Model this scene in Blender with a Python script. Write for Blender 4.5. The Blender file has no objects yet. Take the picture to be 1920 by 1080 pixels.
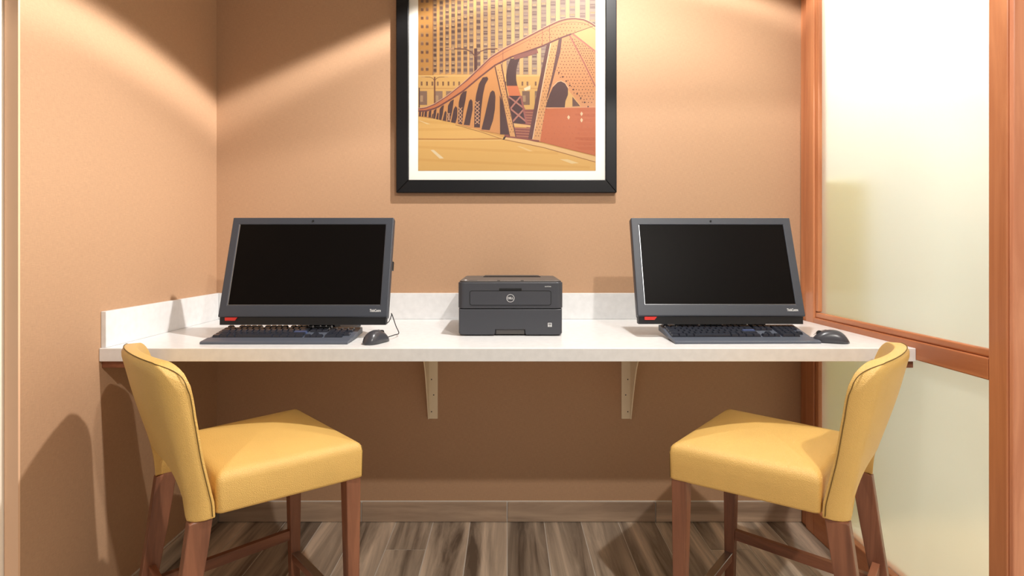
import bpy, bmesh, math, random
from mathutils import Vector, Matrix
R = math.radians
sc = bpy.context.scene
C = sc.collection

# ------------------------------------------------------------------ camera
F = 1066.0; CAMZ = 1.152; DB = 2.385          # focal length (px of 1920), camera height, distance to back wall
cam = bpy.data.cameras.new('camera'); cam.sensor_width = 36; cam.lens = F/1920*36
cam.shift_x = 9/1920; cam.shift_y = -78/1920; cam.clip_start = .02
co = bpy.data.objects.new('camera', cam); C.objects.link(co)
co.location = (0, -DB, CAMZ); co.rotation_euler = (R(90), 0, 0)
sc.camera = co
# ------------------------------------------------------------------ world, lights, exposure
w = bpy.data.worlds.new('world'); sc.world = w; w.use_nodes = True
bg = w.node_tree.nodes['Background']; bg.inputs[0].default_value = (1.0, .95, .89, 1); bg.inputs[1].default_value = .31
sc.view_settings.view_transform = 'Standard'; sc.view_settings.look = 'None'
sc.view_settings.exposure = 0.54; sc.view_settings.gamma = 1
sc.view_settings.use_curve_mapping = False

def downlight(name, loc, power, half, ring, color=(1, .955, .89), radius=.035, beam_bias=None):
    """recessed downlight: spot with a photometric profile (bright ring near its cut-off)"""
    l = bpy.data.lights.new(name, 'SPOT'); l.energy = power; l.color = color
    l.spot_size = R(min(178, 2*half+6)); l.spot_blend = .02; l.shadow_soft_size = radius
    l.use_nodes = True; nt = l.node_tree; n = nt.nodes; em = n['Emission']
    tc = n.new('ShaderNodeTexCoord'); sx = n.new('ShaderNodeSeparateXYZ'); nt.links.new(tc.outputs['Normal'], sx.inputs[0])
    ab = n.new('ShaderNodeMath'); ab.operation = 'ABSOLUTE'; nt.links.new(sx.outputs[2], ab.inputs[0])
    ac = n.new('ShaderNodeMath'); ac.operation = 'ARCCOSINE'; nt.links.new(ab.outputs[0], ac.inputs[0])
    dv = n.new('ShaderNodeMath'); dv.operation = 'DIVIDE'; dv.inputs[1].default_value = R(90); nt.links.new(ac.outputs[0], dv.inputs[0])
    rp = n.new('ShaderNodeValToRGB'); rp.color_ramp.interpolation = 'EASE'
    e = rp.color_ramp.elements; c = half/90
    k_ = ring > 1
    pts = [(0, 1), (.40, .60 if k_ else .85), (c*.80, .85), (c*.93, .68 if k_ else .8), (c*.975, .8*ring), (c*.99, .8*ring), (c*1.02, 0.0)]
    e[0].position = 0; e[1].position = pts[-1][0]; e[1].color = (0, 0, 0, 1)
    for p, v in pts[1:-1]:
        k = e.new(p); k.color = (v/2, v/2, v/2, 1)
    e[0].color = (.27, .27, .27, 1) if ring > 1 else (.5, .5, .5, 1)
    mu = n.new('ShaderNodeMath'); mu.operation = 'MULTIPLY'; mu.inputs[1].default_value = 2
    nt.links.new(dv.outputs[0], rp.inputs[0]); nt.links.new(rp.outputs[0], mu.inputs[0]); nt.links.new(mu.outputs[0], em.inputs['Strength'])
    if beam_bias:                                   # made-up beam tilt, added to brighten the (ax, ay) side and dim the other
        dt = n.new('ShaderNodeVectorMath'); dt.operation = 'DOT_PRODUCT'; dt.inputs[1].default_value = (beam_bias[0], beam_bias[1], 0)
        nt.links.new(tc.outputs['Normal'], dt.inputs[0])
        ma = n.new('ShaderNodeMath'); ma.operation = 'MULTIPLY_ADD'; ma.inputs[1].default_value = .48; ma.inputs[2].default_value = .72
        nt.links.new(dt.outputs['Value'], ma.inputs[0])
        m2 = n.new('ShaderNodeMath'); m2.operation = 'MULTIPLY'; nt.links.new(mu.outputs[0], m2.inputs[0]); nt.links.new(ma.outputs[0], m2.inputs[1])
        nt.links.new(m2.outputs[0], em.inputs['Strength'])
    o = bpy.data.objects.new(name, l); C.objects.link(o); o.location = loc
    return o
downlight('downlight_over_desk', (.45, -.81, 2.73), 235, 62, 1.5, (1, .975, .94), beam_bias=(-.8, -.5))
downlight('downlight_in_room', (.9, -2.75, 2.73), 135, 70, 1.0)
downlight('downlight_beyond_glass', (1.46, -.32, 2.73), 76, 70, 1.0, (1, .985, .95))
downlight('added_fill_beyond_glass', (2.2, -.5, 2.73), 82, 70, 1.0, (.88, .97, 1.0))  # added cool lamp, no known fitting: brightens the space behind the pane

# ------------------------------------------------------------------ materials
def s2l(c): return tuple(((v/255)/12.92 if v/255 <= .04045 else ((v/255+.055)/1.055)**2.4) for v in c)
def base(name):
    m = bpy.data.materials.new(name); m.use_nodes = True
    return m, m.node_tree, m.node_tree.nodes['Principled BSDF']
def plain(name, c, rough=.5, metal=0, spec=.5, bump=0, bscale=200, var=0, vscale=8, coat=0):
    m, nt, p = base(name); n = nt.nodes; L = nt.links
    p.inputs['Base Color'].default_value = (*s2l(c), 1); p.inputs['Roughness'].default_value = rough
    p.inputs['Metallic'].default_value = metal; p.inputs['Specular IOR Level'].default_value = spec
    p.inputs['Coat Weight'].default_value = coat
    tc = n.new('ShaderNodeTexCoord')
    nz = n.new('ShaderNodeTexNoise'); nz.inputs['Scale'].default_value = vscale; nz.inputs['Detail'].default_value = 5
    L.new(tc.outputs['Object'], nz.inputs['Vector'])
    a = max(var, .02)
    mx = n.new('ShaderNodeMix'); mx.data_type = 'RGBA'
    l = s2l(c)
    mx.inputs[6].default_value = (*[v*(1-a) for v in l], 1); mx.inputs[7].default_value = (*[min(1, v*(1+a)) for v in l], 1)
    L.new(nz.outputs[0], mx.inputs[0]); L.new(mx.outputs[2], p.inputs['Base Color'])
    if bump:
        b = n.new('ShaderNodeTexNoise'); b.inputs['Scale'].default_value = bscale; b.inputs['Detail'].default_value = 2
        L.new(tc.outputs['Object'], b.inputs['Vector'])
        bu = n.new('ShaderNodeBump'); bu.inputs['Strength'].default_value = bump; bu.inputs['Distance'].default_value = .002
        L.new(b.outputs[0], bu.inputs['Height']); L.new(bu.outputs[0], p.inputs['Normal'])
    return m
def wood(name, c1, c2, axis=2, rough=.4, scale=14, stretch=14, rand=False, contrast=.3):
    """stretched-noise grain running along local axis"""
    m, nt, p = base(name); n = nt.nodes; L = nt.links
    tc = n.new('ShaderNodeTexCoord'); mp = n.new('ShaderNodeMapping')
    s = [scale]*3; s[axis] = scale/stretch; mp.inputs['Scale'].default_value = s
    L.new(tc.outputs['Object'], mp.inputs['Vector'])
    vec = mp.outputs[0]
    oi = n.new('ShaderNodeObjectInfo')
    if rand:
        sc_ = n.new('ShaderNodeVectorMath'); sc_.operation = 'SCALE'; sc_.inputs['Scale'].default_value = 40
        cx = n.new('ShaderNodeCombineXYZ'); L.new(oi.outputs['Random'], cx.inputs[0]); L.new(oi.outputs['Random'], cx.inputs[1]); L.new(oi.outputs['Random'], cx.inputs[2])
        L.new(cx.outputs[0], sc_.inputs[0])
        ad = n.new('ShaderNodeVectorMath'); ad.operation = 'ADD'; L.new(mp.outputs[0], ad.inputs[0]); L.new(sc_.outputs[0], ad.inputs[1]); vec = ad.outputs[0]
    nz = n.new('ShaderNodeTexNoise'); nz.inputs['Scale'].default_value = 1; nz.inputs['Detail'].default_value = 7; nz.inputs['Roughness'].default_value = .6; nz.inputs['Distortion'].default_value = .6
    L.new(vec, nz.inputs['Vector'])
    rp = n.new('ShaderNodeValToRGB'); e = rp.color_ramp.elements
    e[0].position = .5-contrast/2; e[0].color = (*s2l(c1), 1); e[1].position = .5+contrast/2; e[1].color = (*s2l(c2), 1)
    L.new(nz.outputs[0], rp.inputs[0]); col = rp.outputs[0]
    if rand:
        hs = n.new('ShaderNodeHueSaturation')
        mr = n.new('ShaderNodeMapRange'); mr.inputs[3].default_value = .82; mr.inputs[4].default_value = 1.18
        L.new(oi.outputs['Random'], mr.inputs[0]); L.new(mr.outputs[0], hs.inputs['Value']); L.new(col, hs.inputs['Color']); col = hs.outputs[0]
    L.new(col, p.inputs['Base Color']); p.inputs['Roughness'].default_value = rough
    bu = n.new('ShaderNodeBump'); bu.inputs['Strength'].default_value = .08; bu.inputs['Distance'].default_value = .002
    L.new(nz.outputs[0], bu.inputs['Height']); L.new(bu.outputs[0], p.inputs['Normal'])
    return m
def linen(name, c, rough=.6):
    """wall covering with a fine woven relief"""
    m, nt, p = base(name); n = nt.nodes; L = nt.links
    tc = n.new('ShaderNodeTexCoord')
    hs = []
    for sc3 in ((60, 60, 900), (900, 900, 60)):
        mp = n.new('ShaderNodeMapping'); mp.inputs['Scale'].default_value = sc3
        L.new(tc.outputs['Object'], mp.inputs['Vector'])
        nz = n.new('ShaderNodeTexNoise'); nz.inputs['Scale'].default_value = 1; nz.inputs['Detail'].default_value = 2
        L.new(mp.outputs[0], nz.inputs['Vector']); hs.append(nz.outputs[0])
    ad = n.new('ShaderNodeMath'); ad.operation = 'ADD'; L.new(hs[0], ad.inputs[0]); L.new(hs[1], ad.inputs[1])
    mr = n.new('ShaderNodeMapRange'); mr.inputs[1].default_value = .6; mr.inputs[2].default_value = 1.4; L.new(ad.outputs[0], mr.inputs[0])
    mx = n.new('ShaderNodeMix'); mx.data_type = 'RGBA'; l = s2l(c)
    mx.inputs[6].default_value = (*[v*.88 for v in l], 1); mx.inputs[7].default_value = (*[v*1.12 for v in l], 1)
    L.new(mr.outputs[0], mx.inputs[0]); L.new(mx.outputs[2], p.inputs['Base Color'])
    p.inputs['Roughness'].default_value = rough; p.inputs['Specular IOR Level'].default_value = .3
    bu = n.new('ShaderNodeBump'); bu.inputs['Strength'].default_value = .15; bu.inputs['Distance'].default_value = .001
    L.new(ad.outputs[0], bu.inputs['Height']); L.new(bu.outputs[0], p.inputs['Normal'])
    return m
def frosted(name):
    m, nt, p = base(name); n = nt.nodes; L = nt.links
    n.remove(p); out = n['Material Output']
    tc = n.new('ShaderNodeTexCoord'); mp = n.new('ShaderNodeMapping'); mp.inputs['Scale'].default_value = (40, 40, 420)
    L.new(tc.outputs['Object'], mp.inputs['Vector'])
    nz = n.new('ShaderNodeTexNoise'); nz.inputs['Scale'].default_value = 1; nz.inputs['Detail'].default_value = 2; L.new(mp.outputs[0], nz.inputs['Vector'])
    bu = n.new('ShaderNodeBump'); bu.inputs['Strength'].default_value = .12; bu.inputs['Distance'].default_value = .001; L.new(nz.outputs[0], bu.inputs['Height'])
    tr = n.new('ShaderNodeBsdfTranslucent'); tr.inputs[0].default_value = (.96, .95, .89, 1)
    df = n.new('ShaderNodeBsdfDiffuse'); df.inputs[0].default_value = (.86, .82, .70, 1)
    rf = n.new('ShaderNodeBsdfRefraction'); rf.inputs[0].default_value = (.98, .98, .95, 1); rf.inputs['Roughness'].default_value = .42; rf.inputs['IOR'].default_value = 1.15
    gl = n.new('ShaderNodeBsdfGlossy'); gl.inputs['Roughness'].default_value = .06; L.new(bu.outputs[0], gl.inputs['Normal'])
    m1 = n.new('ShaderNodeMixShader'); m1.inputs[0].default_value = .5; L.new(tr.outputs[0], m1.inputs[1]); L.new(df.outputs[0], m1.inputs[2])
    m2 = n.new('ShaderNodeMixShader'); m2.inputs[0].default_value = .70; L.new(m1.outputs[0], m2.inputs[1]); L.new(rf.outputs[0], m2.inputs[2])
    fr = n.new('ShaderNodeFresnel'); fr.inputs[0].default_value = 1.45
    ge = n.new('ShaderNodeNewGeometry'); iv = n.new('ShaderNodeMath'); iv.operation = 'SUBTRACT'; iv.inputs[0].default_value = 1; L.new(ge.outputs['Backfacing'], iv.inputs[1])
    fm = n.new('ShaderNodeMath'); fm.operation = 'MULTIPLY'; L.new(fr.outputs[0], fm.inputs[0]); L.new(iv.outputs[0], fm.inputs[1])   # gloss only on the outer faces of the slab
    m3 = n.new('ShaderNodeMixShader'); L.new(fm.outputs[0], m3.inputs[0]); L.new(m2.outputs[0], m3.inputs[1]); L.new(gl.outputs[0], m3.inputs[2])
    L.new(m3.outputs[0], out.inputs['Surface'])
    return m
def clear_glass(name):
    m, nt, p = base(name); n = nt.nodes; L = nt.links
    n.remove(p); out = n['Material Output']
    t = n.new('ShaderNodeBsdfTransparent'); g = n.new('ShaderNodeBsdfGlossy'); g.inputs['Roughness'].default_value = .12
    mx = n.new('ShaderNodeMixShader'); mx.inputs[0].default_value = .03; L.new(t.outputs[0], mx.inputs[1]); L.new(g.outputs[0], mx.inputs[2])
    L.new(mx.outputs[0], out.inputs['Surface'])
    return m
def printed(name):
    m, nt, p = base(name); n = nt.nodes
    a = n.new('ShaderNodeVertexColor'); a.layer_name = 'ink'
    nt.links.new(a.outputs[0], p.inputs['Base Color']); p.inputs['Roughness'].default_value = .55; p.inputs['Specular IOR Level'].default_value = .3
    return m

M = dict(
    wall=linen('tan_wallcovering', (188, 150, 118)),
    wall_end=plain('peach_paint', (240, 196, 160), .5),
    beige=plain('beige_bounce_floor', (222, 208, 180), .9, bump=.5),
    cream=plain('cream_paint', (250, 240, 224), .4),
    ceil=plain('ceiling_paint', (235, 228, 215), .8),
    olive=plain('olive_tint', (184, 172, 84), .7),
    pale=plain('pale_paint', (226, 232, 226), .7),
    quartz=plain('white_quartz', (231, 231, 231), .26, bump=0, var=.10, vscale=45),
    orange_wood=wood('orange_stained_wood', (176, 108, 70), (206, 138, 94), 2, .32, 16, 16),
    orange_wood_y=wood('orange_stained_wood_rail', (176, 108, 70), (206, 138, 94), 1, .32, 16, 16),
    pink_wood=wood('pinkish_laminate', (196, 126, 92), (214, 146, 110), 2, .4, 30, 10),
    chair_wood=wood('walnut_stained_wood', (110, 67, 47), (148, 95, 68), 2, .38, 26, 12),
    chair_wood_y=wood('walnut_stained_rail', (110, 67, 47), (148, 95, 68), 1, .38, 26, 12),
    chair_wood_x=wood('walnut_stained_cross_rail', (110, 67, 47), (148, 95, 68), 0, .38, 26, 12),
    cleat=wood('brown_cleat_wood', (110, 62, 40), (140, 86, 58), 1, .5, 20, 10),
    tile=wood('wood_look_tile', (100, 86, 74), (244, 224, 202), 1, .38, 13, 14, True, .34),
    tile_x=wood('wood_look_skirting_tile', (122, 100, 84), (206, 178, 152), 0, .38, 13, 14, True, .5),
    tile_floor=wood('wood_look_floor_far', (96, 82, 70), (170, 148, 126), 1, .38, 13, 14),
    grout=plain('pale_grout', (232, 224, 214), .9),
    yellow=plain('mustard_vinyl', (226, 183, 104), .37, bump=.8, bscale=520, var=.07, vscale=14, spec=.5),
    seam=plain('dark_olive_seam', (112, 86, 36), .7),
    steel=plain('brushed_steel', (190, 190, 190), .28, 1),
    black=plain('black_wood_frame', (15, 14, 16), .42, spec=.3, bump=.05),
    mat=plain('white_mat_board', (244, 238, 228), .8),
    pglass=clear_glass('picture_glass'), ink=printed('printed_ink'),
    frost=frosted('frosted_linen_glass'),
    plastic=plain('charcoal_plastic', (58, 62, 71), .45, bump=.06, bscale=900),
    plastic2=plain('black_plastic', (26, 26, 29), .5),
    screen=plain('dark_screen', (13, 10, 9), .4, spec=.06),
    chrome=plain('silver_edge', (170, 172, 176), .3, .8),
    red=plain('red_tag', (214, 52, 44), .45),
    white=plain('white_print', (232, 232, 232), .6),
    key=plain('key_plastic', (46, 49, 59), .25),
    key_blue=plain('blue_key_plastic', (70, 82, 118), .32),
    kb=plain('keyboard_plastic', (84, 90, 102), .42),
    mouse=plain('grey_mouse_plastic', (62, 62, 68), .30),
    cable=plain('black_cable', (20, 20, 22), .5),
    pr=plain('printer_charcoal', (63, 64, 70), .45, bump=.1, bscale=700),
    pr_top=plain('printer_grey_top', (84, 80, 78), .5),
    dark=plain('black_and_recess_shade', (10, 10, 11), .8),  # black parts, and painted shade in slots and recesses
    bracket=plain('cream_metal', (246, 230, 202), .45),
    screw=plain('dark_screw', (60, 52, 44), .4, .6),
)
# ------------------------------------------------------------------ helpers
def link(name, me, mat=None, parent=None):
    o = bpy.data.objects.new(name, me); C.objects.link(o)
    if mat is not None and me is not None and not me.materials: me.materials.append(M[mat])
    if parent: o.parent = parent
    return o
def tag(o, label, cat, group=None, kind=None):
    o['label'] = label; o['category'] = cat
    if group: o['group'] = group
    if kind: o['kind'] = kind
    return o
def thing(name, label, cat, loc=(0, 0, 0), rz=0, group=None, kind=None):
    o = bpy.data.objects.new(name, None); C.objects.link(o); o.location = loc; o.rotation_euler = (0, 0, rz)
    o.empty_display_size = .05
    return tag(o, label, cat, group, kind)
def me_from(name, v, f, smooth=False):
    me = bpy.data.meshes.new(name); me.from_pydata(v, [], f); me.validate(); me.update()
    bm = bmesh.new(); bm.from_mesh(me); bmesh.ops.recalc_face_normals(bm, faces=bm.faces); bm.to_mesh(me); bm.free()
    if smooth: me.shade_smooth()
    return me
def box_me(name, x0, x1, y0, y1, z0, z1, bev=0, seg=2):
    bm = bmesh.new(); bmesh.ops.create_cube(bm, size=1)
    for v in bm.verts: v.co = (x0+(v.co.x+.5)*(x1-x0), y0+(v.co.y+.5)*(y1-y0), z0+(v.co.z+.5)*(z1-z0))
    if bev: bmesh.ops.bevel(bm, geom=list(bm.edges), offset=bev, segments=seg, affect='EDGES', profile=.5)
    me = bpy.data.meshes.new(name); bm.to_mesh(me); bm.free(); return me
def box(name, b, mat, parent=None, bev=0, seg=2): return link(name, box_me(name, *b, bev, seg), mat, parent)
def prism(name, pts, axis, a, b, mat, parent=None, smooth=False):
    """extrude a 2D outline along axis (0: x with pts=(y,z); 1: y with pts=(x,z); 2: z with pts=(x,y))"""
    def P(p, t): return (t, p[0], p[1]) if axis == 0 else (p[0], t, p[1]) if axis == 1 else (p[0], p[1], t)
    n = len(pts); v = [P(p, a) for p in pts]+[P(p, b) for p in pts]
    f = [tuple(range(n)), tuple(range(2*n-1, n-1, -1))]+[(i, (i+1) % n, n+(i+1) % n, n+i) for i in range(n)]
    return link(name, me_from(name, v, f), mat, parent)
def tube_me(name, pts, r, k=8):
    pts = [Vector(p) for p in pts]; v = []; f = []
    for i, p in enumerate(pts):
        t = (pts[min(i+1, len(pts)-1)]-pts[max(i-1, 0)]).normalized()
        a = t.orthogonal().normalized() if i == 0 else (a-t*a.dot(t)).normalized()
        b = t.cross(a)
        for j in range(k):
            q = 2*math.pi*j/k; v.append(tuple(p+r*(math.cos(q)*a+math.sin(q)*b)))
    for i in range(len(pts)-1):
        for j in range(k): f.append((i*k+j, i*k+(j+1) % k, (i+1)*k+(j+1) % k, (i+1)*k+j))
    f += [tuple(range(k))[::-1], tuple((len(pts)-1)*k+j for j in range(k))]
    return me_from(name, v, f, True)
def spline(P, n=8):
    P = [Vector(p) for p in P]; out = []
    for i in range(len(P)-1):
        p0, p1, p2, p3 = P[max(i-1, 0)], P[i], P[i+1], P[min(i+2, len(P)-1)]
        for k in range(n):
            t = k/n; out.append(.5*((2*p1)+(p2-p0)*t+(2*p0-5*p1+4*p2-p3)*t*t+(3*p1-p0-3*p2+p3)*t**3))
    return out+[P[-1]]
def rrect(x0, x1, y0, y1, r, k=5):
    o = []
    for cx, cy, a in ((x1-r, y1-r, 0), (x0+r, y1-r, 90), (x0+r, y0+r, 180), (x1-r, y0+r, 270)):
        for i in range(k+1):
            q = R(a+90*i/k); o.append((cx+r*math.cos(q), cy+r*math.sin(q)))
    return o
def text_me(body, size, width=None):
    c = bpy.data.curves.new('t', 'FONT'); c.body = body; c.size = size; c.align_x = 'CENTER'; c.align_y = 'CENTER'; c.extrude = .0002; c.resolution_u = 3; c.offset = size*.012
    o = bpy.data.objects.new('t', c); C.objects.link(o); bpy.context.view_layer.update()
    me = bpy.data.meshes.new_from_object(o.evaluated_get(bpy.context.evaluated_depsgraph_get()))
    bpy.data.objects.remove(o); bpy.data.curves.remove(c)
    if width:
        xs = [v.co.x for v in me.vertices]; k = width/(max(xs)-min(xs))
        for v in me.vertices: v.co.x *= k
    return me

# ------------------------------------------------------------------ room shell
XL, XR = -1.219, 1.221
YL = -.962
o = box('wall_back', (-1.40, 1.275, 0, .12, 0, 2.75), 'wall'); tag(o, 'tan linen-textured back wall behind the desk', 'wall', kind='structure')
o = box('wall_left', (XL-.13, XL, YL, 0, 0, 2.75), 'wall'); tag(o, 'tan linen-textured side wall beside the left chair', 'wall', kind='structure')
o = box('ceiling', (-3, 4.2, -4.5, .12, 2.75, 2.85), 'ceil'); tag(o, 'pale ceiling above the alcove', 'ceiling', kind='structure')
o = box('trim_1', (XL-.034, XL, YL-.006, YL, 0, 2.75), 'wall_end'); tag(o, 'peach corner strip ending the tan side wall', 'trim', kind='structure')
o = box('trim_2', (XL-.16, XL-.038, YL-.016, YL, 0, 2.75), 'cream', bev=.002); tag(o, 'bright cream casing at the far left edge', 'trim', kind='structure')
# space beyond the glass partition
o = box('wall_beyond', (1.276, 4.2, 0, .12, 0, 2.75), 'pale'); tag(o, 'pale wall blurred behind the frosted glass', 'wall', kind='structure')
o = box('added_panel', (1.29, 1.50, -.03, -.0005, 0, 1.42), 'olive', bev=.004); tag(o, 'made-up olive panel tinting the frosted glass near the corner', 'panel', kind='structure')  # guessed panel, added so an olive blur shows through the glass
o = box('wall_beyond_side', (4.2, 4.3, -4.5, .12, 0, 2.75), 'pale'); tag(o, 'pale side wall of the space beyond the frosted glass', 'wall', kind='structure')

# floor: grout bed with single planks
fl = box('floor', (-3, 4.2, -4.5, .12, -.1, -.002), 'grout'); tag(fl, 'grey-brown wood-look plank tile floor with pale grout', 'floor', kind='structure')
PW, PL, G = .1545, .612, .0045
XO_ = XR+.056
pme = {}
def plank(x0, y0, y1):
    ln = round(y1-y0, 3)
    if ln not in pme:
        me = box_me('plank', 0, PW-G, 0, ln-G, -.0019, 0); me.materials.append(M['tile']); pme[ln] = me
    o = link('plank', pme[ln], None, fl); o.location = (x0+G/2, y0+G/2, 0)
offs = {-3: .225, 5: .225}
random.seed(4)
for k in range(-8, 8):
    x0 = k*PW
    if x0+PW > XR+.03 or x0 < XL-.03: continue
    y1 = 0; first = offs.get(k, random.choice([.44, .52, .60]))
    y0 = -first
    while y1 > -2.4:
        plank(x0, max(y0, -2.6), y1); y1 = y0; y0 = y1-PL
box('floor_field', (-3, 4.2, -4.5, -2.65, -.0019, 0), 'tile_floor', fl); 
box('floor_beyond', (XO_, 4.2, -2.65, 0, -.0019, 0), 'beige', fl)  # pale floor assumed here to bounce more light into the lower pane
box('floor_field', (-3, XL-.02, -2.65, YL-.02, -.0019, 0), 'tile_floor', fl)
# skirting of the same tile
bb = box('baseboard_back', (XL, XR+.02, -.004, 0, 0, .086), 'grout'); tag(bb, 'wood-look tile skirting along the back wall', 'baseboard', kind='structure')
xs = [XL+.012, -.609, 0, .62, XR+.012]
for a, b in zip(xs, xs[1:]): box('tile', (a+.0025, b-.0025, -.012, -.0041, .002, .083), 'tile_x', bb, .001, 1)
bl = box('baseboard_left', (XL, XL+.004, YL, -.013, 0, .086), 'grout'); tag(bl, 'wood-look tile skirting along the left side wall', 'baseboard', kind='structure')
ys = [YL, -.62, -.013]
for a, b in zip(ys, ys[1:]): box('tile', (XL+.0041, XL+.012, a+.0025, b-.0025, .002, .083), 'tile', bl, .001, 1)

# ------------------------------------------------------------------ glass partition on the right
pt = thing('window_1', 'orange wood framed frosted glass partition on the right', 'partition', (0, 0, 0), kind='structure')
XO = XR+.055
YP0, YP1 = -.942, -.996
box('jamb', (XR+.010, XO, -.058, -.0005, 0, 2.75), 'orange_wood', pt, .002)
box('stile', (XR, XO, -.118, -.058, 0, 2.75), 'orange_wood', pt, .004)
for z0, z1 in ((.893, 2.58), (.106, .811)):
    box('glazing_bead', (XR+.007, XR+.024, -.140, -.118, z0, z1), 'orange_wood', pt, .004)
box('post', (XR, XO, YP1, YP0, 0, 2.75), 'orange_wood', pt, .003)
box('rail', (XR, XO, YP0, -.118, .812, .868), 'orange_wood_y', pt, .003)
box('glazing_bead', (XR+.007, XR+.024, YP0, -.118, .868, .890), 'orange_wood_y', pt, .006, 3)
box('rail', (XR, XO, YP0, -.118, 0, .105), 'orange_wood_y', pt, .004)
box('rail', (XR, XO, YP0, -.118, 2.58, 2.75), 'orange_wood_y', pt, .004)
for z0, z1 in ((.867, 2.581), (.104, .813)):
    box('glass_pane', (XR+.024, XR+.032, YP0-.004, -.114, z0, z1), 'frost', pt)
o = box('trim_3', (XR+.004, XR+.22, YP1-.014, YP1, 0, 2.75), 'pink_wood', bev=.003); tag(o, 'pinkish wood casing at the far right edge', 'trim', kind='structure')

# ------------------------------------------------------------------ counter
YD = -.688; ZT = .848; ZB = .808
ct = thing('counter', 'white speckled quartz wall counter with low backsplash', 'counter', (0, 0, 0))
box('worktop', (XL+.0005, XR-.0005, YD, -.0005, ZB, ZT), 'quartz', ct, .002)
box('backsplash', (XL+.0165, XR-.0005, -.016, -.0005, ZT+.0002, .957), 'quartz', ct, .0015)
box('side_splash', (XL+.0005, XL+.016, YD+.008, -.0005, ZT+.0002, .957), 'quartz', ct, .0015)
def cleat(x0, x1, label):
    o = box('support_cleat', (x0, x1, YD+.012, -.17, ZB-.021, ZB-.0003), 'cleat', bev=.001); tag(o, label, 'cleat', 'wooden cleats under the counter')
cleat(XL+.0005, XL+.07, 'brown wooden cleat under the counter behind the left chair')
cleat(XR-.06, XR-.0005, 'brown wooden cleat under the counter by the glass partition')
def bracket(xf0, xf1, webx, sgn, label):
    t = thing('counter_bracket', label, 'bracket', ((xf0+xf1)/2, 0, .43), group='cream brackets under the counter')
    c = (xf0+xf1)/2
    box('wall_flange', (xf0-c, xf1-c, -.005, -.0005, 0, ZB-.43-.0005), 'bracket', t, .001, 1)
    prof = [(-.005, 0), (-.010, .0), (-.045, .09), (-.085, .18), (-.108, .225), (-.135, .262), (-.185, .300), (-.28, .335), (-.46, .3655), (-.46, .3775), (-.005, .3775)]
    a = webx-c
    prism('web', prof, 0, a, a+sgn*.004, 'bracket', t)
    box('top_flange', (xf0-c, xf1-c, -.46, -.005, .3735, .3775), 'bracket', t, .001, 1)
    for z, dx in ((.335, -.006), (.27, .003), (.245, .003), (.165, -.006), (.10, .003), (.03, -.006)):
        bm = bmesh.new(); bmesh.ops.create_cone(bm, cap_ends=True, segments=12, radius1=.0026, radius2=.002, depth=.002)
        me = bpy.data.meshes.new('screw'); bm.to_mesh(me); bm.free()
        s = link('screw', me, 'screw', t); s.rotation_euler = (R(90), 0, 0); s.location = (-sgn*dx*-1, -.006, z)
bracket((803-951)/447, (821-951)/447, (803-951)/447, 1, 'cream metal bracket under the counter, nearer the left chair')
bracket((1165-951)/447, (1183-951)/447, (1183-951)/447, -1, 'cream metal bracket under the counter, nearer the right chair')

# ------------------------------------------------------------------ framed picture
t_ = .026
pf = thing('framed_picture', 'black framed print of an orange steel bridge and tall building', 'picture', (0, -.001, 1.375))
FX0, FX1, FZ1 = -.461, .4547, 1.05
IX0, IX1, IZ0 = -.4095, .4085, .0535
IZ1 = FZ1-.0535
def mould(p): prism('frame_moulding', p, 1, -t_, 0, 'black', pf)
mould([(FX0, 0), (FX1, 0), (IX1, IZ0), (IX0, IZ0)]); mould([(FX0, FZ1), (IX0, IZ1), (IX1, IZ1), (FX1, FZ1)])
mould([(FX0, 0), (IX0, IZ0), (IX0, IZ1), (FX0, FZ1)]); mould([(FX1, 0), (FX1, FZ1), (IX1, IZ1), (IX1, IZ0)])
for ch in list(pf.children):
    m = ch.modifiers.new('b', 'BEVEL'); m.width = .003; m.segments = 2; m.limit_method = 'ANGLE'
box('mat_board', (IX0-.004, IX1+.004, -.012, -.008, IZ0-.004, IZ1+.004), 'mat', pf)
box('picture_glass', (IX0-.004, IX1+.004, -.0195, -.018, IZ0-.004, IZ1+.004), 'pglass', pf)
box('backing_board', (FX0+.01, FX1-.01, -.007, -.0005, .01, FZ1-.01), 'dark', pf)
# the print: flat inks laid over each other on paper; art coordinates are photo pixels of the print
V, Fc, Col = [], [], []
SA = F/(DB-.0145)
def ax(p): return ((p[0]-951)/SA, (462-p[1])/SA+CAMZ-1.375)
AX0, AX1, AY0, AY1 = 784, 1117, -68, 320
lay = [0]
def ink(pts, c, jit=0):
    pts = [(min(max(x, AX0), AX1), min(max(y, AY0), AY1)) for x, y in pts]
    d = -.0122-lay[0]*8.0e-7; lay[0] += 1
    i = len(V)
    for p in pts: x, z = ax(p); V.append((x, d, z))
    Fc.append(tuple(range(i, i+len(pts))))
    jv = random.uniform(-jit, jit); c = [min(255, max(0, v+jv)) for v in c]
    Col.append(tuple(v*.58 for v in s2l(c)))
def q8(pts): return [(780+x/3.376, y/3.376) for x, y in pts]
def ink8(pts, c, jit=0): ink(q8(pts), c, jit)
def rect8(x, y, w_, h_, c, jit=0): ink8([(x, y), (x+w_, y), (x+w_, y+h_), (x, y+h_)], c, jit)
def stroke8(pts, wd, c):
    pts = [Vector((a, b)) for a, b in pts]
    L_, R_ = [], []
    for i, p in enumerate(pts):
        t = (pts[min(i+1, len(pts)-1)]-pts[max(i-1, 0)]).normalized(); n = Vector((-t.y, t.x))*wd/2
        L_.append(tuple(p+n)); R_.append(tuple(p-n))
    ink8(L_+R_[::-1], c)
random.seed(11)
ink([(AX0, AY0), (AX1, AY0), (AX1, AY1), (AX0, AY1)], (226, 168, 92))
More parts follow.
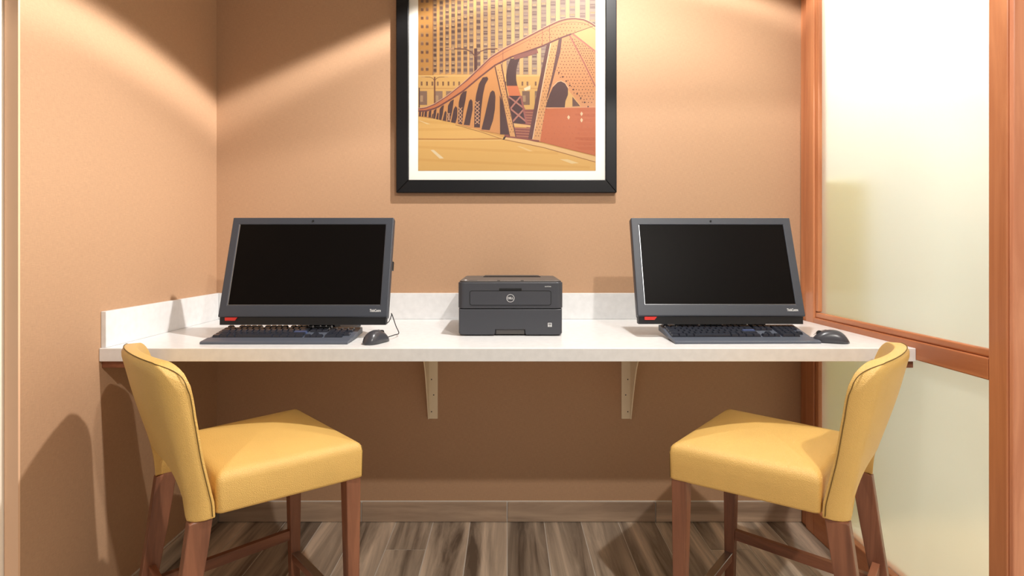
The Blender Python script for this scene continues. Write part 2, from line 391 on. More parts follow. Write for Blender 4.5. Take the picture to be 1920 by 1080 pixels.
# building: pilasters and window columns
for i in range(24): rect8(14+i*47, -240, 47, 760, (224+i*.8, 166+i*1.2, 92+i*2.2), 5)
rect8(14, -240, 92, 760, (206, 146, 74))
rect8(104, -240, 6, 760, (170, 112, 66))
for cx in (38, 70):
    for r in range(15):
        y = 530-r*54; rect8(cx-8, y, 17, 26, (132, 92, 70), 16); rect8(cx-8, y, 17, 8, (186, 140, 92), 10)
cols = [120, 160, 197, 235, 273, 312, 350, 395, 440, 487, 535, 588, 640, 695, 750, 808, 868, 930, 990, 1055, 1118]
for i, cx in enumerate(cols):
    wd = 19+i*.75; sp = 32+i*.9
    ink8([(cx-wd/2-2, -240), (cx+wd/2+2, -240), (cx+wd/2+2, 470-max(0, 6-i)*2), (cx-wd/2-2, 470)], (176, 136+i, 98+i*2))
    y = 455
    while y > -240:
        g = i*2.2
        rect8(cx-wd/2, y-sp*.62, wd, sp*.60, (112+g, 82+g, 72+g), 16)
        if random.random() < .45: rect8(cx-wd/2+2, y-sp*.62, wd-4, sp*.22, (196, 160, 118), 12)
        if i > 7: rect8(cx-wd/2+2, y-sp*.40, wd-4, 2.5, (206, 178, 150), 8)
        y -= sp
# lower storeys
rect8(14, 478, 800, 215, (228, 178, 104)); rect8(14, 476, 800, 7, (240, 196, 122)); rect8(14, 556, 800, 6, (206, 152, 88))
for x in list(range(30, 330, 34))+[440, 470, 560, 600, 668, 700, 752, 780]: rect8(x, 516, 11, 26, (138, 96, 68), 14)
for x in (22, 120, 190, 280, 430, 672, 752): rect8(x, 576, 48 if x != 430 else 24, 88, (146, 112, 92), 14); rect8(x+4, 604, 18, 40, (188, 152, 116), 10)
ink8([(682, 560), (724, 540), (724, 565), (690, 575)], (246, 226, 190))
# lamp posts
def lamp8(x, y0, y1, wd, arm, c):
    rect8(x-wd/2, y0, wd, y1-y0, c)
    for s in (-1, 1):
        stroke8([(x, y0+arm*.28), (x+s*arm*.16, y0+arm*.10), (x+s*arm*.36, y0+arm*.02), (x+s*arm, y0)], wd*.32, (120, 78, 66))
        rect8(x+s*arm*.86-(arm*.14), y0-2, arm*.28, wd*.5, (206, 160, 120))
lamp8(378, 306, 480, 19, 190, (96, 60, 56)); lamp8(118, 486, 660, 10, 86, (128, 80, 60)); rect8(17, 555, 7, 130, (96, 64, 56))
# ground beyond, road
ink8([(560, 700), (800, 690), (800, 900), (560, 880)], (150, 84, 74))
for y in range(706, 860, 17): stroke8([(600, y), (800, y+10)], 5, (196, 128, 98))
ink8([(14, 738), (120, 752), (250, 785), (420, 832), (560, 872), (800, 925), (1135, 1022), (1135, 1090), (14, 1090)], (242, 190, 108))
for a, b, c, d in ((14, 770, 700, 800), (14, 820, 560, 815), (14, 930, 900, 970), (14, 1010, 1100, 1060)): stroke8([(a, b), (c, d)] if d < 1075 else [(a, b), (c, 1070)], 16, (236, 182, 100))
stroke8([(14, 880), (250, 882), (540, 878)], 9, (206, 146, 76)); stroke8([(14, 890), (540, 887)], 6, (246, 200, 124))
ink8([(92, 950), (112, 948), (176, 1002), (150, 1004)], (250, 226, 182)); ink8([(14, 762), (30, 764), (90, 785), (70, 786)], (248, 214, 156)); ink8([(910, 1008), (960, 1008), (1030, 1032), (985, 1036)], (250, 218, 160))
ink8([(640, 925), (660, 925), (740, 956), (716, 958)], (248, 206, 140))
# web plates of the bridge
top = [(14, 685), (60, 680), (120, 655), (200, 603), (300, 522), (400, 428), (470, 360), (560, 303), (650, 257), (740, 210), (830, 163), (900, 130), (950, 115), (1000, 110), (1060, 118), (1100, 135), (1136, 160)]
bot = [(14, 702), (60, 702), (130, 682), (220, 627), (300, 574), (400, 490), (500, 412), (600, 360), (700, 325), (800, 290), (900, 245), (980, 215), (1060, 186), (1136, 160)]
ink8([(14, 700), (130, 680), (220, 625), (300, 572), (400, 488), (530, 400), (540, 600), (545, 850), (420, 828), (250, 782), (120, 750), (14, 735)], (222, 154, 92))
DK = (88, 58, 56)
for p in (
    [(450, 485), (422, 490), (398, 530), (380, 600), (371, 680), (368, 806), (404, 808), (412, 700), (424, 600), (438, 535), (458, 500)],
    [(414, 820), (438, 720), (458, 630), (470, 585), (484, 572), (497, 580), (503, 610), (500, 690), (488, 760), (466, 824)],
    [(266, 782), (270, 650), (282, 600), (300, 580), (322, 574), (314, 630), (300, 700), (292, 788)],
    [(302, 790), (322, 700), (336, 640), (347, 627), (358, 640), (359, 690), (340, 794)],
    [(197, 768), (202, 670), (218, 640), (240, 628), (232, 690), (214, 772)],
    [(221, 774), (238, 692), (250, 671), (262, 684), (261, 740), (250, 780)],
    [(145, 756), (150, 690), (162, 672), (177, 664), (170, 720), (160, 760)],
    [(168, 762), (180, 712), (187, 701), (194, 712), (190, 766)],
    [(108, 750), (112, 700), (130, 686), (126, 730), (120, 752)], [(126, 754), (134, 718), (140, 712), (144, 720), (141, 757)],
    [(78, 742), (82, 704), (98, 696), (94, 745)], [(98, 746), (103, 722), (110, 718), (106, 748)],
    [(52, 738), (56, 706), (70, 702), (68, 740)], [(18, 735), (20, 708), (32, 706), (30, 736)], [(36, 737), (40, 708), (50, 706), (46, 738)],
    [(530, 600), (545, 640), (560, 720), (588, 852), (532, 850)]):
    ink8(p, DK)
for x0, x1, y0, y1 in ((374, 402, 640, 800), (270, 292, 680, 780), (202, 214, 715, 765)):
    n = int((y1-y0)/24)
    for i in range(n):
        a = y0+i*24; stroke8([(x0, a), (x1, a+24)], 4.5, (226, 170, 130)); stroke8([(x1, a), (x0, a+24)], 4.5, (226, 170, 130))
# big dark curved panel, block, lattice
ink8([(598, 372), (662, 362), (645, 400), (634, 450), (634, 500), (642, 545), (574, 545), (570, 480), (580, 420)], DK)
ink8([(574, 543), (644, 543), (664, 606), (590, 608)], (224, 126, 82))
ink8([(584, 606), (668, 606), (698, 782), (612, 784)], (84, 54, 56))
for a, b in (((584, 610), (690, 690)), ((662, 610), (596, 690)), ((600, 690), (698, 770)), ((684, 690), (612, 770))): stroke8([a, b], 10, (194, 128, 112))
stroke8([(664, 606), (700, 782)], 12, (170, 100, 92)); stroke8([(614, 786), (724, 800)], 14, (236, 186, 122))
# inclined post
ink8([(498, 418), (545, 400), (572, 560), (632, 866), (590, 862), (548, 640)], (230, 170, 108))
stroke8([(500, 420), (548, 640), (592, 862)], 7, (104, 64, 60)); stroke8([(540, 406), (575, 590), (632, 866)], 7, (112, 68, 64))
# right plates
ink8([(905, 250), (985, 212), (1136, 165), (1136, 985), (1000, 952), (780, 895), (815, 680), (880, 430)], (230, 160, 108))
ink8([(1000, 212), (1120, 166), (1136, 172), (1136, 325)], (242, 188, 126))
ink8([(816, 683), (1136, 676), (1136, 985), (1000, 952), (786, 896)], (212, 116, 72))
for y in range(690, 960, 30): ink8([(1000, y), (1136, y-2), (1136, y+22), (1040, y+18)], (208, 110, 66), 6)
stroke8([(816, 684), (1136, 677)], 5, (236, 170, 128))
ink8([(945, 600), (962, 566), (1046, 674), (942, 678)], (236, 186, 118)); ink8([(990, 612), (1040, 672), (990, 674)], (120, 84, 74))
ink8([(818, 680), (846, 596), (868, 548), (896, 520), (918, 514), (944, 528), (962, 560), (962, 600), (946, 640), (942, 680)], (98, 66, 64))
stroke8([(866, 548), (896, 518), (918, 512), (945, 526), (966, 558)], 5, (246, 196, 156))
stroke8([(972, 222), (1060, 390), (1136, 545)], 9, (184, 108, 92)); stroke8([(990, 212), (1136, 325)], 11, (196, 120, 102))
# tall inclined post at the right
ink8([(830, 278), (922, 240), (900, 345), (865, 520), (820, 680), (784, 888), (710, 880)], (232, 170, 112))
ink8([(828, 278), (850, 270), (790, 580), (736, 882), (710, 880), (770, 560)], (112, 70, 66)); stroke8([(853, 272), (794, 580), (738, 880)], 4, (250, 214, 180))
ink8([(903, 250), (924, 240), (914, 330), (890, 420), (862, 525), (836, 610), (822, 640), (862, 470)], (116, 74, 70))
# top chord
for i in range(len(bot)-1):
    pass
def interp(P, x):
    for (a, b), (c, d) in zip(P, P[1:]):
        if a <= x <= c: return b+(d-b)*(x-a)/(c-a)
    return P[-1][1]
xsn = [14+i*(1136-14)/44 for i in range(45)]
for a, b in zip(xsn, xsn[1:]):
    k = (a-14)/1122; ink8([(a, interp(top, a)), (b+.5, interp(top, b)), (b+.5, interp(bot, b)), (a, interp(bot, a))], (208+26*k, 120+54*k, 76+42*k))
stroke8([(x, interp(top, x)+3+4*(x > 300)) for x in xsn], 9, (140, 82, 74)); stroke8([(x, interp(top, x)-1) for x in xsn], 3, (240, 190, 160))
stroke8([(x, interp(top, x)+22+6*(x > 500)) for x in xsn if x > 380], 2.5, (150, 90, 74))
stroke8([(x, interp(bot, x)+1) for x in xsn if x < 1000], 10, (122, 70, 66)); stroke8([(620, 366), (700, 345), (770, 322)], 26, (150, 94, 84))
stroke8([(980, 216), (1120, 166)], 4, (120, 72, 66))
for x in (550, 800, 846): stroke8([(x, interp(top, x)+10), (x, interp(bot, x)-3)], 3, (150, 92, 74))
# kerb
ink8([(560, 868), (700, 885), (790, 905), (1000, 958), (1136, 992), (1136, 1022), (800, 930), (560, 880)], (246, 200, 136)); stroke8([(560, 884), (800, 932), (1136, 1026)], 4, (170, 112, 70))
stroke8([(250, 790), (420, 838), (556, 884)], 4, (176, 122, 72)); ink8([(548, 884), (556, 866), (572, 862), (560, 884)], (70, 46, 40))
# rivets
def inside(p, poly):
    x, y = p; r = False
    for (a, b), (c, d) in zip(poly, poly[1:]+poly[:1]):
        if (b > y) != (d > y) and x < (c-a)*(y-b)/(d-b)+a: r = not r
    return r
def rivets(poly, step, size, c):
    xs = [p[0] for p in poly]; ys_ = [p[1] for p in poly]; y = min(ys_); k = 0
    while y < max(ys_):
        x = min(xs)+(k % 2)*step/2
        while x < max(xs):
            if inside((x, y), poly): rect8(x+random.uniform(-2, 2), y+random.uniform(-2, 2), size, size, c)
            x += step
        y += step; k += 1
RV = (116, 66, 54)
rivets([(930, 260), (985, 225), (1130, 540), (1130, 660), (1040, 650), (950, 510), (880, 470)], 20, 5.5, RV)
rivets([(995, 230), (1130, 330), (1130, 520)], 15, 5.5, (108, 62, 54))
rivets([(850, 290), (898, 270), (790, 860), (745, 860)], 19, 5, RV); rivets([(510, 440), (540, 425), (622, 850), (598, 850)], 17, 5, RV)
rivets([(830, 695), (1130, 688), (1130, 960), (800, 885)], 38, 4, (158, 78, 54))
rivets([(700, 262), (830, 195), (930, 140), (1000, 130), (1100, 150), (980, 205), (800, 278), (700, 312)], 21, 5, RV)
for i in range(9): a = i/8; rect8(900+a*185, 455+a*215, 9, 9, (104, 62, 58))
for x, y in ((966, 742), (1048, 760), (1048, 720)): ink8([(x-9, y), (x, y-14), (x+9, y), (x, y+16)], (250, 214, 170))
me = bpy.data.meshes.new('print'); me.from_pydata(V, [], Fc); me.update()
ca = me.color_attributes.new('ink', 'FLOAT_COLOR', 'CORNER')
for p, c in zip(me.polygons, Col):
    for li in p.loop_indices: ca.data[li].color = (*c, 1)
bm = bmesh.new(); bm.from_mesh(me)
for f in bm.faces:
    if f.normal.y > 0: f.normal_flip()
bm.to_mesh(me); bm.free()
link('print', me, 'ink', pf)

# ------------------------------------------------------------------ bar chairs
def make_chair(loc, rz, label, wr=.412, wf=.470, dp=.377):
    t = thing('counter_chair', label, 'chair', loc, rz, 'mustard counter chairs')
    zb, zt = .498, .598
    # seat: lofted rounded trapezoid with a domed top
    def outline(ins, k=6, m=5):
        hr, hf, hd, r = wr/2-ins, wf/2-ins, dp/2-ins, max(.016-ins*.3, .004)
        cs = [(hf, hd), (-hf, hd), (-hr, -hd), (hr, -hd)]; out = []
        for i, c in enumerate(cs):
            c = Vector(c); pv = Vector(cs[i-1]); nx = Vector(cs[(i+1) % 4])
            a = c+(pv-c).normalized()*r; b = c+(nx-c).normalized()*r
            for j in range(k+1):
                u = j/k; out.append((1-u)**2*a+2*u*(1-u)*c+u*u*b)
            b2 = nx+(c-nx).normalized()*r
            for j in range(1, m+1): out.append(b+(b2-b)*j/(m+1))
        return out
    rings = []
    for z, i in ((zb, .006), (zb+.003, .001), (zb+.008, 0), (zt-.026, -.001), (zt-.014, .001), (zt-.006, .006), (zt, .014)):
        rings.append([(p.x, p.y, z) for p in outline(i)])
    last = outline(.014)
    for s in (.94, .86, .72, .54, .34, .14):
        rings.append([(p.x*s, p.y*s, zt+.026*(1-s**2.2)) for p in last])
    n = len(rings[0]); v = [p for r_ in rings for p in r_]; f = []
    for i in range(len(rings)-1):
        for j in range(n): f.append((i*n+j, i*n+(j+1) % n, (i+1)*n+(j+1) % n, (i+1)*n+j))
    f += [tuple(range(n))[::-1], tuple((len(rings)-1)*n+j for j in range(n))]
    st = link('seat', me_from('seat', v, f, True), 'yellow', t)
    # vertical corner seams of the cushion
    for sx in (1, -1):
        x = sx*(wf/2-.004); y = dp/2-.004
        link('seat_seam', tube_me('seat_seam', [(x, y, zb+.006), (x+sx*.0005, y+.0005, zt-.03), (x-sx*.001, y-.001, zt-.010)], .0012, 6), 'seam', st)
    # backrest: curved shell with an arched lower edge whose ends run down over the rear legs
    NU, NV = 44, 26; W2 = wr/2+.002
    ztop = .888
    def zlo(u):
        a = abs(u)
        if a > .82: return zb-.004
        return zb-.004+.125*(1-(a/.82)**4)**.6
    def zhi(u):
        a = abs(u); rr = .24
        return ztop-.010*a*a-(0 if a < 1-rr else .055*(1-math.sqrt(max(0, 1-((a-1+rr)/rr)**2))))
    def yr(u, z):
        k = min(1, max(0, (z-.50)/.30)); k2 = k*k*(3-2*k)
        return -dp/2-.058-.175*max(0, z-.53)-.10*max(0, z-.53)**2-(.008+.022*k2)*(1-u*u)+.010*k2*abs(u)**3
    def th(z): return .056-.018*min(1, max(0, (z-.5)/.25))
    def wing(u, z): k = min(1, max(0, (z-.62)/.2)); return .012*k*k*(3-2*k)*abs(u)**2.5
    def xw(u, z): return u*(W2+.016*max(0, (z-.5)/.39))
    fr, rr_ = [], []
    for j in range(NV+1):
        for i in range(NU+1):
            u = -1+2*i/NU; z = zlo(u)+(zhi(u)-zlo(u))*j/NV
            y = yr(u, z); a = max(0, (abs(u)-.84)/.16); sd = th(z)*.72*(1-math.sqrt(max(0, 1-a*a*.97)))
            tp_ = max(0, (z-zhi(u)+.02)/.02); sd = max(sd, .010*tp_*tp_)
            rr_.append((xw(u, z), y+sd, z)); fr.append((xw(u, z)*.992, min(y+th(z), -dp/2-.0008) if z < zt+.03 else y+th(z)+wing(u, z), z))
    v = rr_+fr; S = NU+1; N = len(rr_); f = []
    for j in range(NV):
        for i in range(NU):
            a = j*S+i; f.append((a, a+1, a+S+1, a+S)); f.append((N+a, N+a+S, N+a+S+1, N+a+1))
    rim = [i for i in range(S)]+[j*S+NU for j in range(1, NV+1)]+[NV*S+i for i in range(NU-1, -1, -1)]+[j*S for j in range(NV-1, 0, -1)]
    for a, b in zip(rim, rim[1:]+rim[:1]): f.append((a, N+a, N+b, b))
    br = link('backrest', me_from('backrest', v, f, True), 'yellow', t)
    md = br.modifiers.new('b', 'BEVEL'); md.width = .006; md.segments = 3; md.limit_method = 'ANGLE'; md.angle_limit = R(50)
    pp = []
    def sm(u, z, top):
        yy = yr(u, z)+th(z)+wing(u, z)-.0075
        return Vector((xw(u, z), yy, z))
    for side in (1, -1):
        col = []
        for j in range(0, 25):
            z = zb+.002+(zhi(1)-.02-zb)*j/24; q = sm(side, z, False); q.x += side*.0004; col.append(q)
        pp.append(col)
    tp_l = []
    us = [.76+.24*math.sin(R(90-5*i)) for i in range(18)]+[.76-.76*i/12 for i in range(12)]
    for u in us+[0]+[-q for q in us[::-1]]:
        z = zhi(u); k = min(1, max(0, (1-abs(u))/.20)); k = k*k*(3-2*k); yy = yr(u, z)+(th(z)+wing(u, z)-.010)*(1-k)+.010*k
        tp_l.append(Vector((xw(u, z), yy, z+.0004)))
    pp = pp[0]+tp_l+pp[1][::-1]
    link('back_seam', tube_me('back_seam', pp, .0011, 6), 'seam', br)
    # legs
    def leg(cx, secs):
        v, f = [], []
        for z, y0, y1, x0, x1 in secs: v += [(x0, y0, z), (x1, y0, z), (x1, y1, z), (x0, y1, z)]
        for i in range(len(secs)-1):
            for j in range(4): f.append((i*4+j, i*4+(j+1) % 4, i*4+4+(j+1) % 4, i*4+4+j))
        f += [(3, 2, 1, 0), tuple(len(v)-4+j for j in range(4))]
        o = link('leg', me_from('leg', v, f), 'chair_wood', t)
        m_ = o.modifiers.new('b', 'BEVEL'); m_.width = .0025; m_.segments = 2; m_.limit_method = 'ANGLE'
    for sx in (1, -1):
        xo = sx*(wf/2-.006); xi = sx*(wf/2-.046)
        leg(0, [(0, dp/2-.038, dp/2-.010, sx*(wf/2-.012), sx*(wf/2-.040)), (zb+.02, dp/2-.050, dp/2-.006, xo, xi)])
        xo = sx*(W2-.004); xi = sx*(W2-.038)
        secs = []
        for k in range(9):
            z = (0, .08, .16, .25, .34, .43, .492, .500, .53)[k]
            off = .088*(1-min(1, z/.50))**1.15
            yf = -dp/2-.006-off; dep = .036+.016*min(1, z/.42)
            top_ = z > .495
            if top_: yf = -dp/2-.010; dep = .026
            secs.append((z, yf-dep, yf, xo-sx*(.018 if top_ else .003), xi+sx*(.002 if top_ else 0)))
        leg(0, secs)
    # stretchers
    yb = lambda z: -dp/2-.006-.088*(1-z/.50)**1.15-.02
    for sx in (1, -1):
        x0, x1 = sx*(wf/2-.018), sx*(wf/2-.036); z0 = .168; z1 = .200
        xb0, xb1 = sx*(W2-.012), sx*(W2-.030)
        v = [(x0, dp/2-.036, z0), (x1, dp/2-.036, z0), (x1, dp/2-.036, z1), (x0, dp/2-.036, z1), (xb0, yb(.18), z0), (xb1, yb(.18), z0), (xb1, yb(.18), z1), (xb0, yb(.18), z1)]
        o = link('side_stretcher', me_from('side_stretcher', v, [(0, 1, 2, 3), (7, 6, 5, 4), (0, 4, 5, 1), (1, 5, 6, 2), (2, 6, 7, 3), (3, 7, 4, 0)]), 'chair_wood_y', t)
    fr_ = box('footrest', (-wf/2+.030, wf/2-.030, dp/2-.036, dp/2-.014, .095, .122), 'chair_wood_x', t, .002)
    box('footrest_plate', (-wf/2+.040, wf/2-.040, dp/2-.0375, dp/2-.0125, .1215, .1245), 'steel', fr_, .001, 1)
    box('rear_stretcher', (-W2+.030, W2-.030, yb(.235)-.010, yb(.235)+.010, .215, .247), 'chair_wood_x', t, .002)
    return t
make_chair((-.703, -.726, 0), R(-48.0), 'mustard yellow counter chair with dark wood legs, beside the tan side wall')
make_chair((.748, -.726, 0), R(50.3), 'mustard yellow counter chair with dark wood legs, beside the glass partition')

# ------------------------------------------------------------------ all-in-one computers
def computer(x, y, label):
    t = thing('desktop_computer', label, 'computer', (x, y, ZT), group='all-in-one computers on the counter')
    W2, H = .280, .351; tl = R(18)
    zb = .919-ZT
    hd = bpy.data.objects.new('display', None); C.objects.link(hd); hd.parent = t; hd.location = (0, 0, zb); hd.rotation_euler = (-tl, 0, 0)
    bpy.data.objects.remove(hd)
    rot = Matrix.Translation((0, 0, zb)) @ Matrix.Rotation(-tl, 4, 'X')
    def tilt(o): o.data.transform(rot); return o
    # bezel as a ring of real depth
    sx0, sx1, sz0, sz1 = -W2+.026, W2-.027, .040, H-.026
    ov = [(-W2, 0), (W2, 0), (W2, H), (-W2, H)]; iv = [(sx0, sz0), (sx1, sz0), (sx1, sz1), (sx0, sz1)]
    v = [(a, 0, b) for a, b in ov]+[(a, 0, b) for a, b in iv]+[(a, .030, b) for a, b in ov]+[(a, .0035, b) for a, b in iv]
    f = []
    for i in range(4):
        j = (i+1) % 4; f += [(i, j, 4+j, 4+i), (i, 8+i, 8+j, j), (4+i, 4+j, 12+j, 12+i)]
    f += [(11, 10, 9, 8)]
    bz = tilt(link('bezel', me_from('bezel', v, f), 'plastic', t))
    m = bz.modifiers.new('b', 'BEVEL'); m.width = .003; m.segments = 2; m.limit_method = 'ANGLE'; m.angle_limit = R(60)
    tilt(box('screen', (sx0, sx1, .0025, .0060, sz0, sz1), 'screen', t))
    e = tilt(box('screen_edge', (sx0, sx0+.0016, .0012, .0024, sz0, sz1), 'chrome', bz))
    tilt(box('screen_edge', (sx0, sx1, .0012, .0024, sz0, sz0+.0012), 'chrome', bz))
    tilt(prism('rear_housing', [(.0305, .012), (.0305, H-.012), (.050, H-.05), (.062, .16), (.062, .03)], 0, -W2+.012, W2-.012, 'plastic2', t))
    # lower speaker bar
    sb = prism('speaker_bar', [(.006, zb-.0005), (.005, zb-.027), (.030, zb-.027), (.036, zb-.0005)], 0, -W2+.004, W2-.006, 'plastic2', t)
    prism('red_tag', [(-W2+.023, zb-.002), (-W2+.064, zb-.002), (-W2+.056, zb-.0125), (-W2+.023, zb-.0125)], 1, .001, .008, 'red', t)
    me = text_me('ThinkCentre', .013, .037); me.transform(Matrix.Translation((W2-.041, -.0006, .021)) @ Matrix.Rotation(R(90), 4, 'X')); tilt(link('lettering', me, 'white', bz))
    bm = bmesh.new(); bmesh.ops.create_cone(bm, cap_ends=True, segments=16, radius1=.0035, radius2=.0035, depth=.002)
    me = bpy.data.meshes.new('webcam'); bm.to_mesh(me); bm.free(); me.transform(Matrix.Translation((0, -.0008, H-.013)) @ Matrix.Rotation(R(90), 4, 'X'))
    tilt(link('webcam', me, 'dark', bz))
    tilt(box('side_button', (W2-.012, W2+.002, .031, .045, .17, .20), 'plastic2', t))
    # stand
    prism('stand_base', rrect(-.10, .12, .092, .30, .02), 2, .0003, .010, 'plastic2', t)
    prism('stand_neck', [(.055, .14), (.075, .20), (.24, .02), (.24, .008), (.18, .008)], 0, -.035, .055, 'plastic2', t)
    return t
computer(-.676, 1.877-DB, 'black all-in-one computer beside the tan side wall, its screen dark')
computer(.716, 1.897-DB, 'black all-in-one computer beside the glass partition, its screen dark')

# ------------------------------------------------------------------ keyboards
kme = {}
def keyboard(x, y, rz, lift, label):
    """origin at the front left-right centre of its underside"""
    t = thing('keyboard', label, 'keyboard', (x, y, ZT), rz, 'keyboards in front of the computers')
    W2 = .229; D = .185
    def top(yy): return .012+(yy-.052)*(.016+lift)/(D-.052) if yy > .052 else .006+.006*yy/.052
    # body profile (y, z): palm rest then key deck, raised at the rear on feet
    prof = [(0, .0006), (0, .006), (.004, .0085), (.050, .0135), (.053, .0105), (D-.012, top(D-.012)-.001), (D, top(D)-.006), (D, lift+.004)]
    prism('body', prof, 0, -W2, W2, 'kb', t)
    for s in (-1, 1): box('foot', (s*.19-.012, s*.19+.012, D-.03, D-.022, .0003, lift+.010), 'kb', t)
    rows = [
        (.168, [1, -1, 1, 1, 1, 1, -.5, 1, 1, 1, 1, -.5, 1, 1, 1, 1, -.3, 1, 1, 1]),
        (.142, [1]*13+[2, -.3, 1, 1, 1, -.3, 1, 1, 1, 1]),
        (.1235, [1.5]+[1]*12+[1.5, -.3, 1, 1, 1, -.3, 1, 1, 1, 1]),
        (.105, [1.75]+[1]*11+[2.25, -3.6, 1, 1, 1]),
        (.0865, [2.25]+[1]*10+[2.75, -1.3, 1, -1.3, 1, 1, 1, 1]),
        (.068, [1.25]*3+[6.25]+[1.25]*4+[-.3, 1, 1, 1, -.3, 2, 1]),
    ]
    U = .0193; slope = math.atan((.016+lift)/(D-.052))
    for yy, row in rows:
        px = -W2+.008
        for k in row:
            if k < 0: px += -k*U; continue
            mk = 'key_blue' if k == 2.25 and yy == .105 else 'key'
            kk = (k, mk)
            if kk not in kme:
                w0 = k*U-.0012; d0 = .0172
                a = [(0, 0), (w0, 0), (w0, d0), (0, d0)]; i_ = .0024
                b = [(i_, .002), (w0-i_, .002), (w0-i_, d0-.0035), (i_, d0-.0035)]
                v = [(p[0], p[1], 0) for p in a]+[(p[0], p[1], .0075) for p in b]
                me = me_from('key', v, [(3, 2, 1, 0), (4, 5, 6, 7)]+[(i, (i+1) % 4, 4+(i+1) % 4, 4+i) for i in range(4)]); me.materials.append(M[mk]); kme[kk] = me
            o = link('key', kme[kk], None, t); o.location = (px, yy-.0086, top(yy-.0086)-.0012); o.rotation_euler = (slope, 0, 0)
            px += k*U
    return t
k1 = keyboard(-.7245, 1.762-DB, 0, .004, 'black keyboard on the counter before the computer by the tan side wall')
k2 = keyboard(.752, 1.772-DB, R(1.0), .012, 'black keyboard with raised rear, before the computer by the glass partition')
# ------------------------------------------------------------------ mice
def mouse(x, y, rz, label, cable=None):
    t = thing('computer_mouse', label, 'mouse', (x, y, ZT), rz, 'computer mice beside the keyboards')
    nl, na = 14, 14; v, f = [], []
    # shell: length along local y (front = +y), .11 long
    for i in range(nl+1):
        s = i/nl; y_ = -.054+.108*s
        wd = .029*(1-abs(2*s-1)**3.2)**.5*(1-.14*math.sin(math.pi*s)) if 0 < s < 1 else .002
        h = .036*(max(0, math.sin(math.pi*(s*.80+.14))))**.8*(1-abs(2*s-1)**6) + .004
        for j in range(na+1):
            a = math.pi*j/na; v.append((wd*math.cos(a), y_, .0008+h*math.sin(a)**.75))
    S = na+1
    for i in range(nl):
        for j in range(na): f.append((i*S+j, i*S+j+1, (i+1)*S+j+1, (i+1)*S+j))
    for i in range(nl): f.append((i*S, (i+1)*S, (i+1)*S+na, i*S+na))
    f += [tuple(range(S)), tuple(nl*S+j for j in range(S-1, -1, -1))]
    b = link('shell', me_from('shell', v, f, True), 'mouse', t)
    bm = bmesh.new(); bmesh.ops.create_cone(bm, cap_ends=True, segments=16, radius1=.009, radius2=.009, depth=.006)
    me = bpy.data.meshes.new('scroll_wheel'); bm.to_mesh(me); bm.free(); me.transform(Matrix.Translation((0, .030, .0275)) @ Matrix.Rotation(R(90), 4, 'Y'))
    link('scroll_wheel', me, 'plastic2', t)
    link('button_gap', tube_me('button_gap', [(0, .010, .0402), (0, .024, .0360), (0, .036, .0300), (0, .046, .0215)], .0007, 6), 'dark', b)
    if cable:
        mi = Matrix.Translation((x, y, ZT)) @ Matrix.Rotation(rz, 4, 'Z'); mi.invert()
        link('cable', tube_me('cable', [mi @ Vector(p) for p in spline(cable, 8)], .0016, 8), 'cable', t)
    return t
mouse(-.414, -.590, R(-24), 'dark grey corded mouse between the keyboard and the printer',
      [(-.388, -.545, ZT+.010), (-.372, -.510, ZT+.012), (-.368, -.455, ZT+.010), (-.385, -.420, ZT+.030), (-.400, -.415, ZT+.07), (-.405, -.40, ZT+.06), (-.43, -.36, ZT+.03), (-.50, -.30, ZT+.02)])
mouse(1.022, -.585, R(68), 'dark grey mouse in front of the glass partition')
kc = link('cable', tube_me('cable', spline([(-.02, .184, .014), (-.05, .197, .006), (-.09, .23, .0025), (-.075, .33, .0025)], 8), .0016, 8), 'cable', k1)

# ------------------------------------------------------------------ printer
pr = thing('printer', 'charcoal laser printer in the middle of the white counter', 'printer', (.011, 1.928-DB, ZT))
W2, D, H = .178, .355, .186
zs = .0925   # seam between tray and upper housing
def rb(name, x0, x1, y0, y1, z0, z1, r, mat, parent=pr, bev=.003):
    o = prism(name, rrect(x0, x1, y0, y1, r, 6), 2, z0, z1, mat, parent)
    m = o.modifiers.new('b', 'BEVEL'); m.width = bev; m.segments = 3; m.limit_method = 'ANGLE'; m.angle_limit = R(50); return o
up = rb('upper_housing', -W2, W2, .0, D, zs+.0012, H-.004, .020, 'pr')
rb('seam_gap', -W2+.004, W2-.004, .004, D-.004, zs-.003, zs+.003, .018, 'dark')
# lower tray with a finger notch cut out of the bottom front edge
nt0, nt1 = -.051, .049
tr = rb('paper_tray', -W2, W2, .014, D, .004, zs-.0012, .020, 'pr')
fp = [(-W2+.004, .004)] 
for nm, pts in (('tray_front', [(-W2+.012, .004), (nt0-.003, .004), (nt0, .022), (nt1, .022), (nt1+.003, .004), (W2-.012, .004), (W2-.004, .010), (W2-.004, zs-.0012), (-W2+.004, zs-.0012), (-W2+.004, .010)]),):
    o = prism(nm, pts, 1, .0005, .016, 'pr', pr); m = o.modifiers.new('b', 'BEVEL'); m.width = .003; m.segments = 3; m.limit_method = 'ANGLE'
box('notch_grip', (nt0+.001, nt1-.001, .008, .0135, .0045, .0215), 'pr_top', pr, .002)
for sx in (-1, 1):
    for yy in (.05, .31): box('foot', (sx*.14-.012, sx*.14+.012, yy-.012, yy+.012, .0002, .006), 'plastic2', pr)
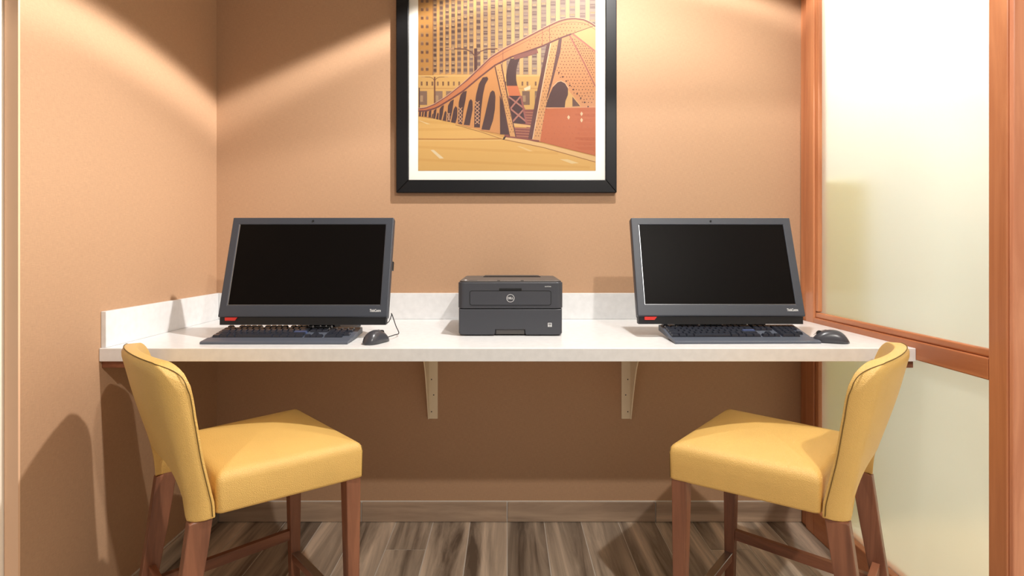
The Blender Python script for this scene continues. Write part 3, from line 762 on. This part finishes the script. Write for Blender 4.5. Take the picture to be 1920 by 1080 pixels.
# top: grey lid sloping up slightly to the rear, with the output slot's shade as a dark slab
tp = prism('top_cover', rrect(-W2+.004, W2-.004, .004, D-.004, .022, 6), 2, H-.0042, H+.001, 'pr_top', pr)
m = tp.modifiers.new('b', 'BEVEL'); m.width = .003; m.segments = 2; m.limit_method = 'ANGLE'
prism('output_slot_shade', [(-.102, .24), (.116, .24), (.110, .299), (-.096, .299)], 2, H+.0008, H+.0030, 'dark', pr)  # dark slab on the lid stands in for shade in the slot
prism('output_lip', [(.300, H+.001), (.345, H+.001), (.338, H+.004), (.306, H+.0035)], 0, -.10, .114, 'pr_top', pr)
for x in (-.040, .040): box('latch', (x-.005, x+.005, .006, .016, H+.0008, H+.0022), 'dark', pr)
bt = box('power_button', (-.158, -.150, .028, .040, H+.0008, H+.0025), 'white', pr, .0006, 1)
box('control_label', (-.142, -.114, .028, .040, H+.0008, H+.0013), 'dark', pr)
# front door: inset rounded panel framed by a dark groove
def plate(name, x0, x1, z0, z1, r, y0, y1, mat, parent): return prism(name, rrect(x0, x1, z0, z1, r, 6), 1, y0, y1, mat, parent)
X = lambda zx: (zx-847)/7.2/553; Z = lambda zy: (939-zy)/7.2/553
dr = plate('front_door', X(303), X(1390), Z(518), Z(333), .006, -.0016, .004, 'pr', pr)
plate('door_groove', X(296), X(1398), Z(525), Z(326), .0075, -.0007, .003, 'dark', pr)
box('handle_recess_shade', (X(695), X(998), -.0022, .003, Z(326), Z(294)), 'dark', pr, .001, 1)  # dark block stands in for the shade of the handle recess
# round emblem with lettering
n = 36; v = []; f = []
ro, ri = .0134, .0122; cx, cz = X(847), Z(428)
for i in range(n):
    a = 2*math.pi*i/n
    for r_ in (ri, ro): v += [(cx+r_*math.cos(a), -.0016, cz+r_*math.sin(a)), (cx+r_*math.cos(a), -.0024, cz+r_*math.sin(a))]
for i in range(n):
    a = i*4; b = ((i+1) % n)*4; f += [(a+1, b+1, b+3, a+3), (a, a+1, b+1, b), (a+2, b+2, b+3, a+3)]
em = link('emblem', me_from('emblem', v, f), 'white', dr)
me = text_me('DELL', .0105, .0195); me.transform(Matrix.Translation((cx, -.0022, cz)) @ Matrix.Rotation(R(90), 4, 'X')); link('lettering', me, 'white', dr)
me = text_me('Dell E310dw', .0045, .0215); me.transform(Matrix.Translation((X(1354), -.0006, Z(271))) @ Matrix.Rotation(R(90), 4, 'X')); link('lettering', me, 'white', up)
stk = box('sticker', (X(1352), X(1405), -.0003, .001, Z(815), Z(762)), 'white', pr)
box('sticker_mark', (X(1358), X(1399), -.0006, .0, Z(782), Z(770)), 'plastic2', stk)
for z in (790, 798, 806): box('sticker_mark', (X(1362), X(1396), -.0006, .0, Z(z+3), Z(z)), 'pr_top', stk)
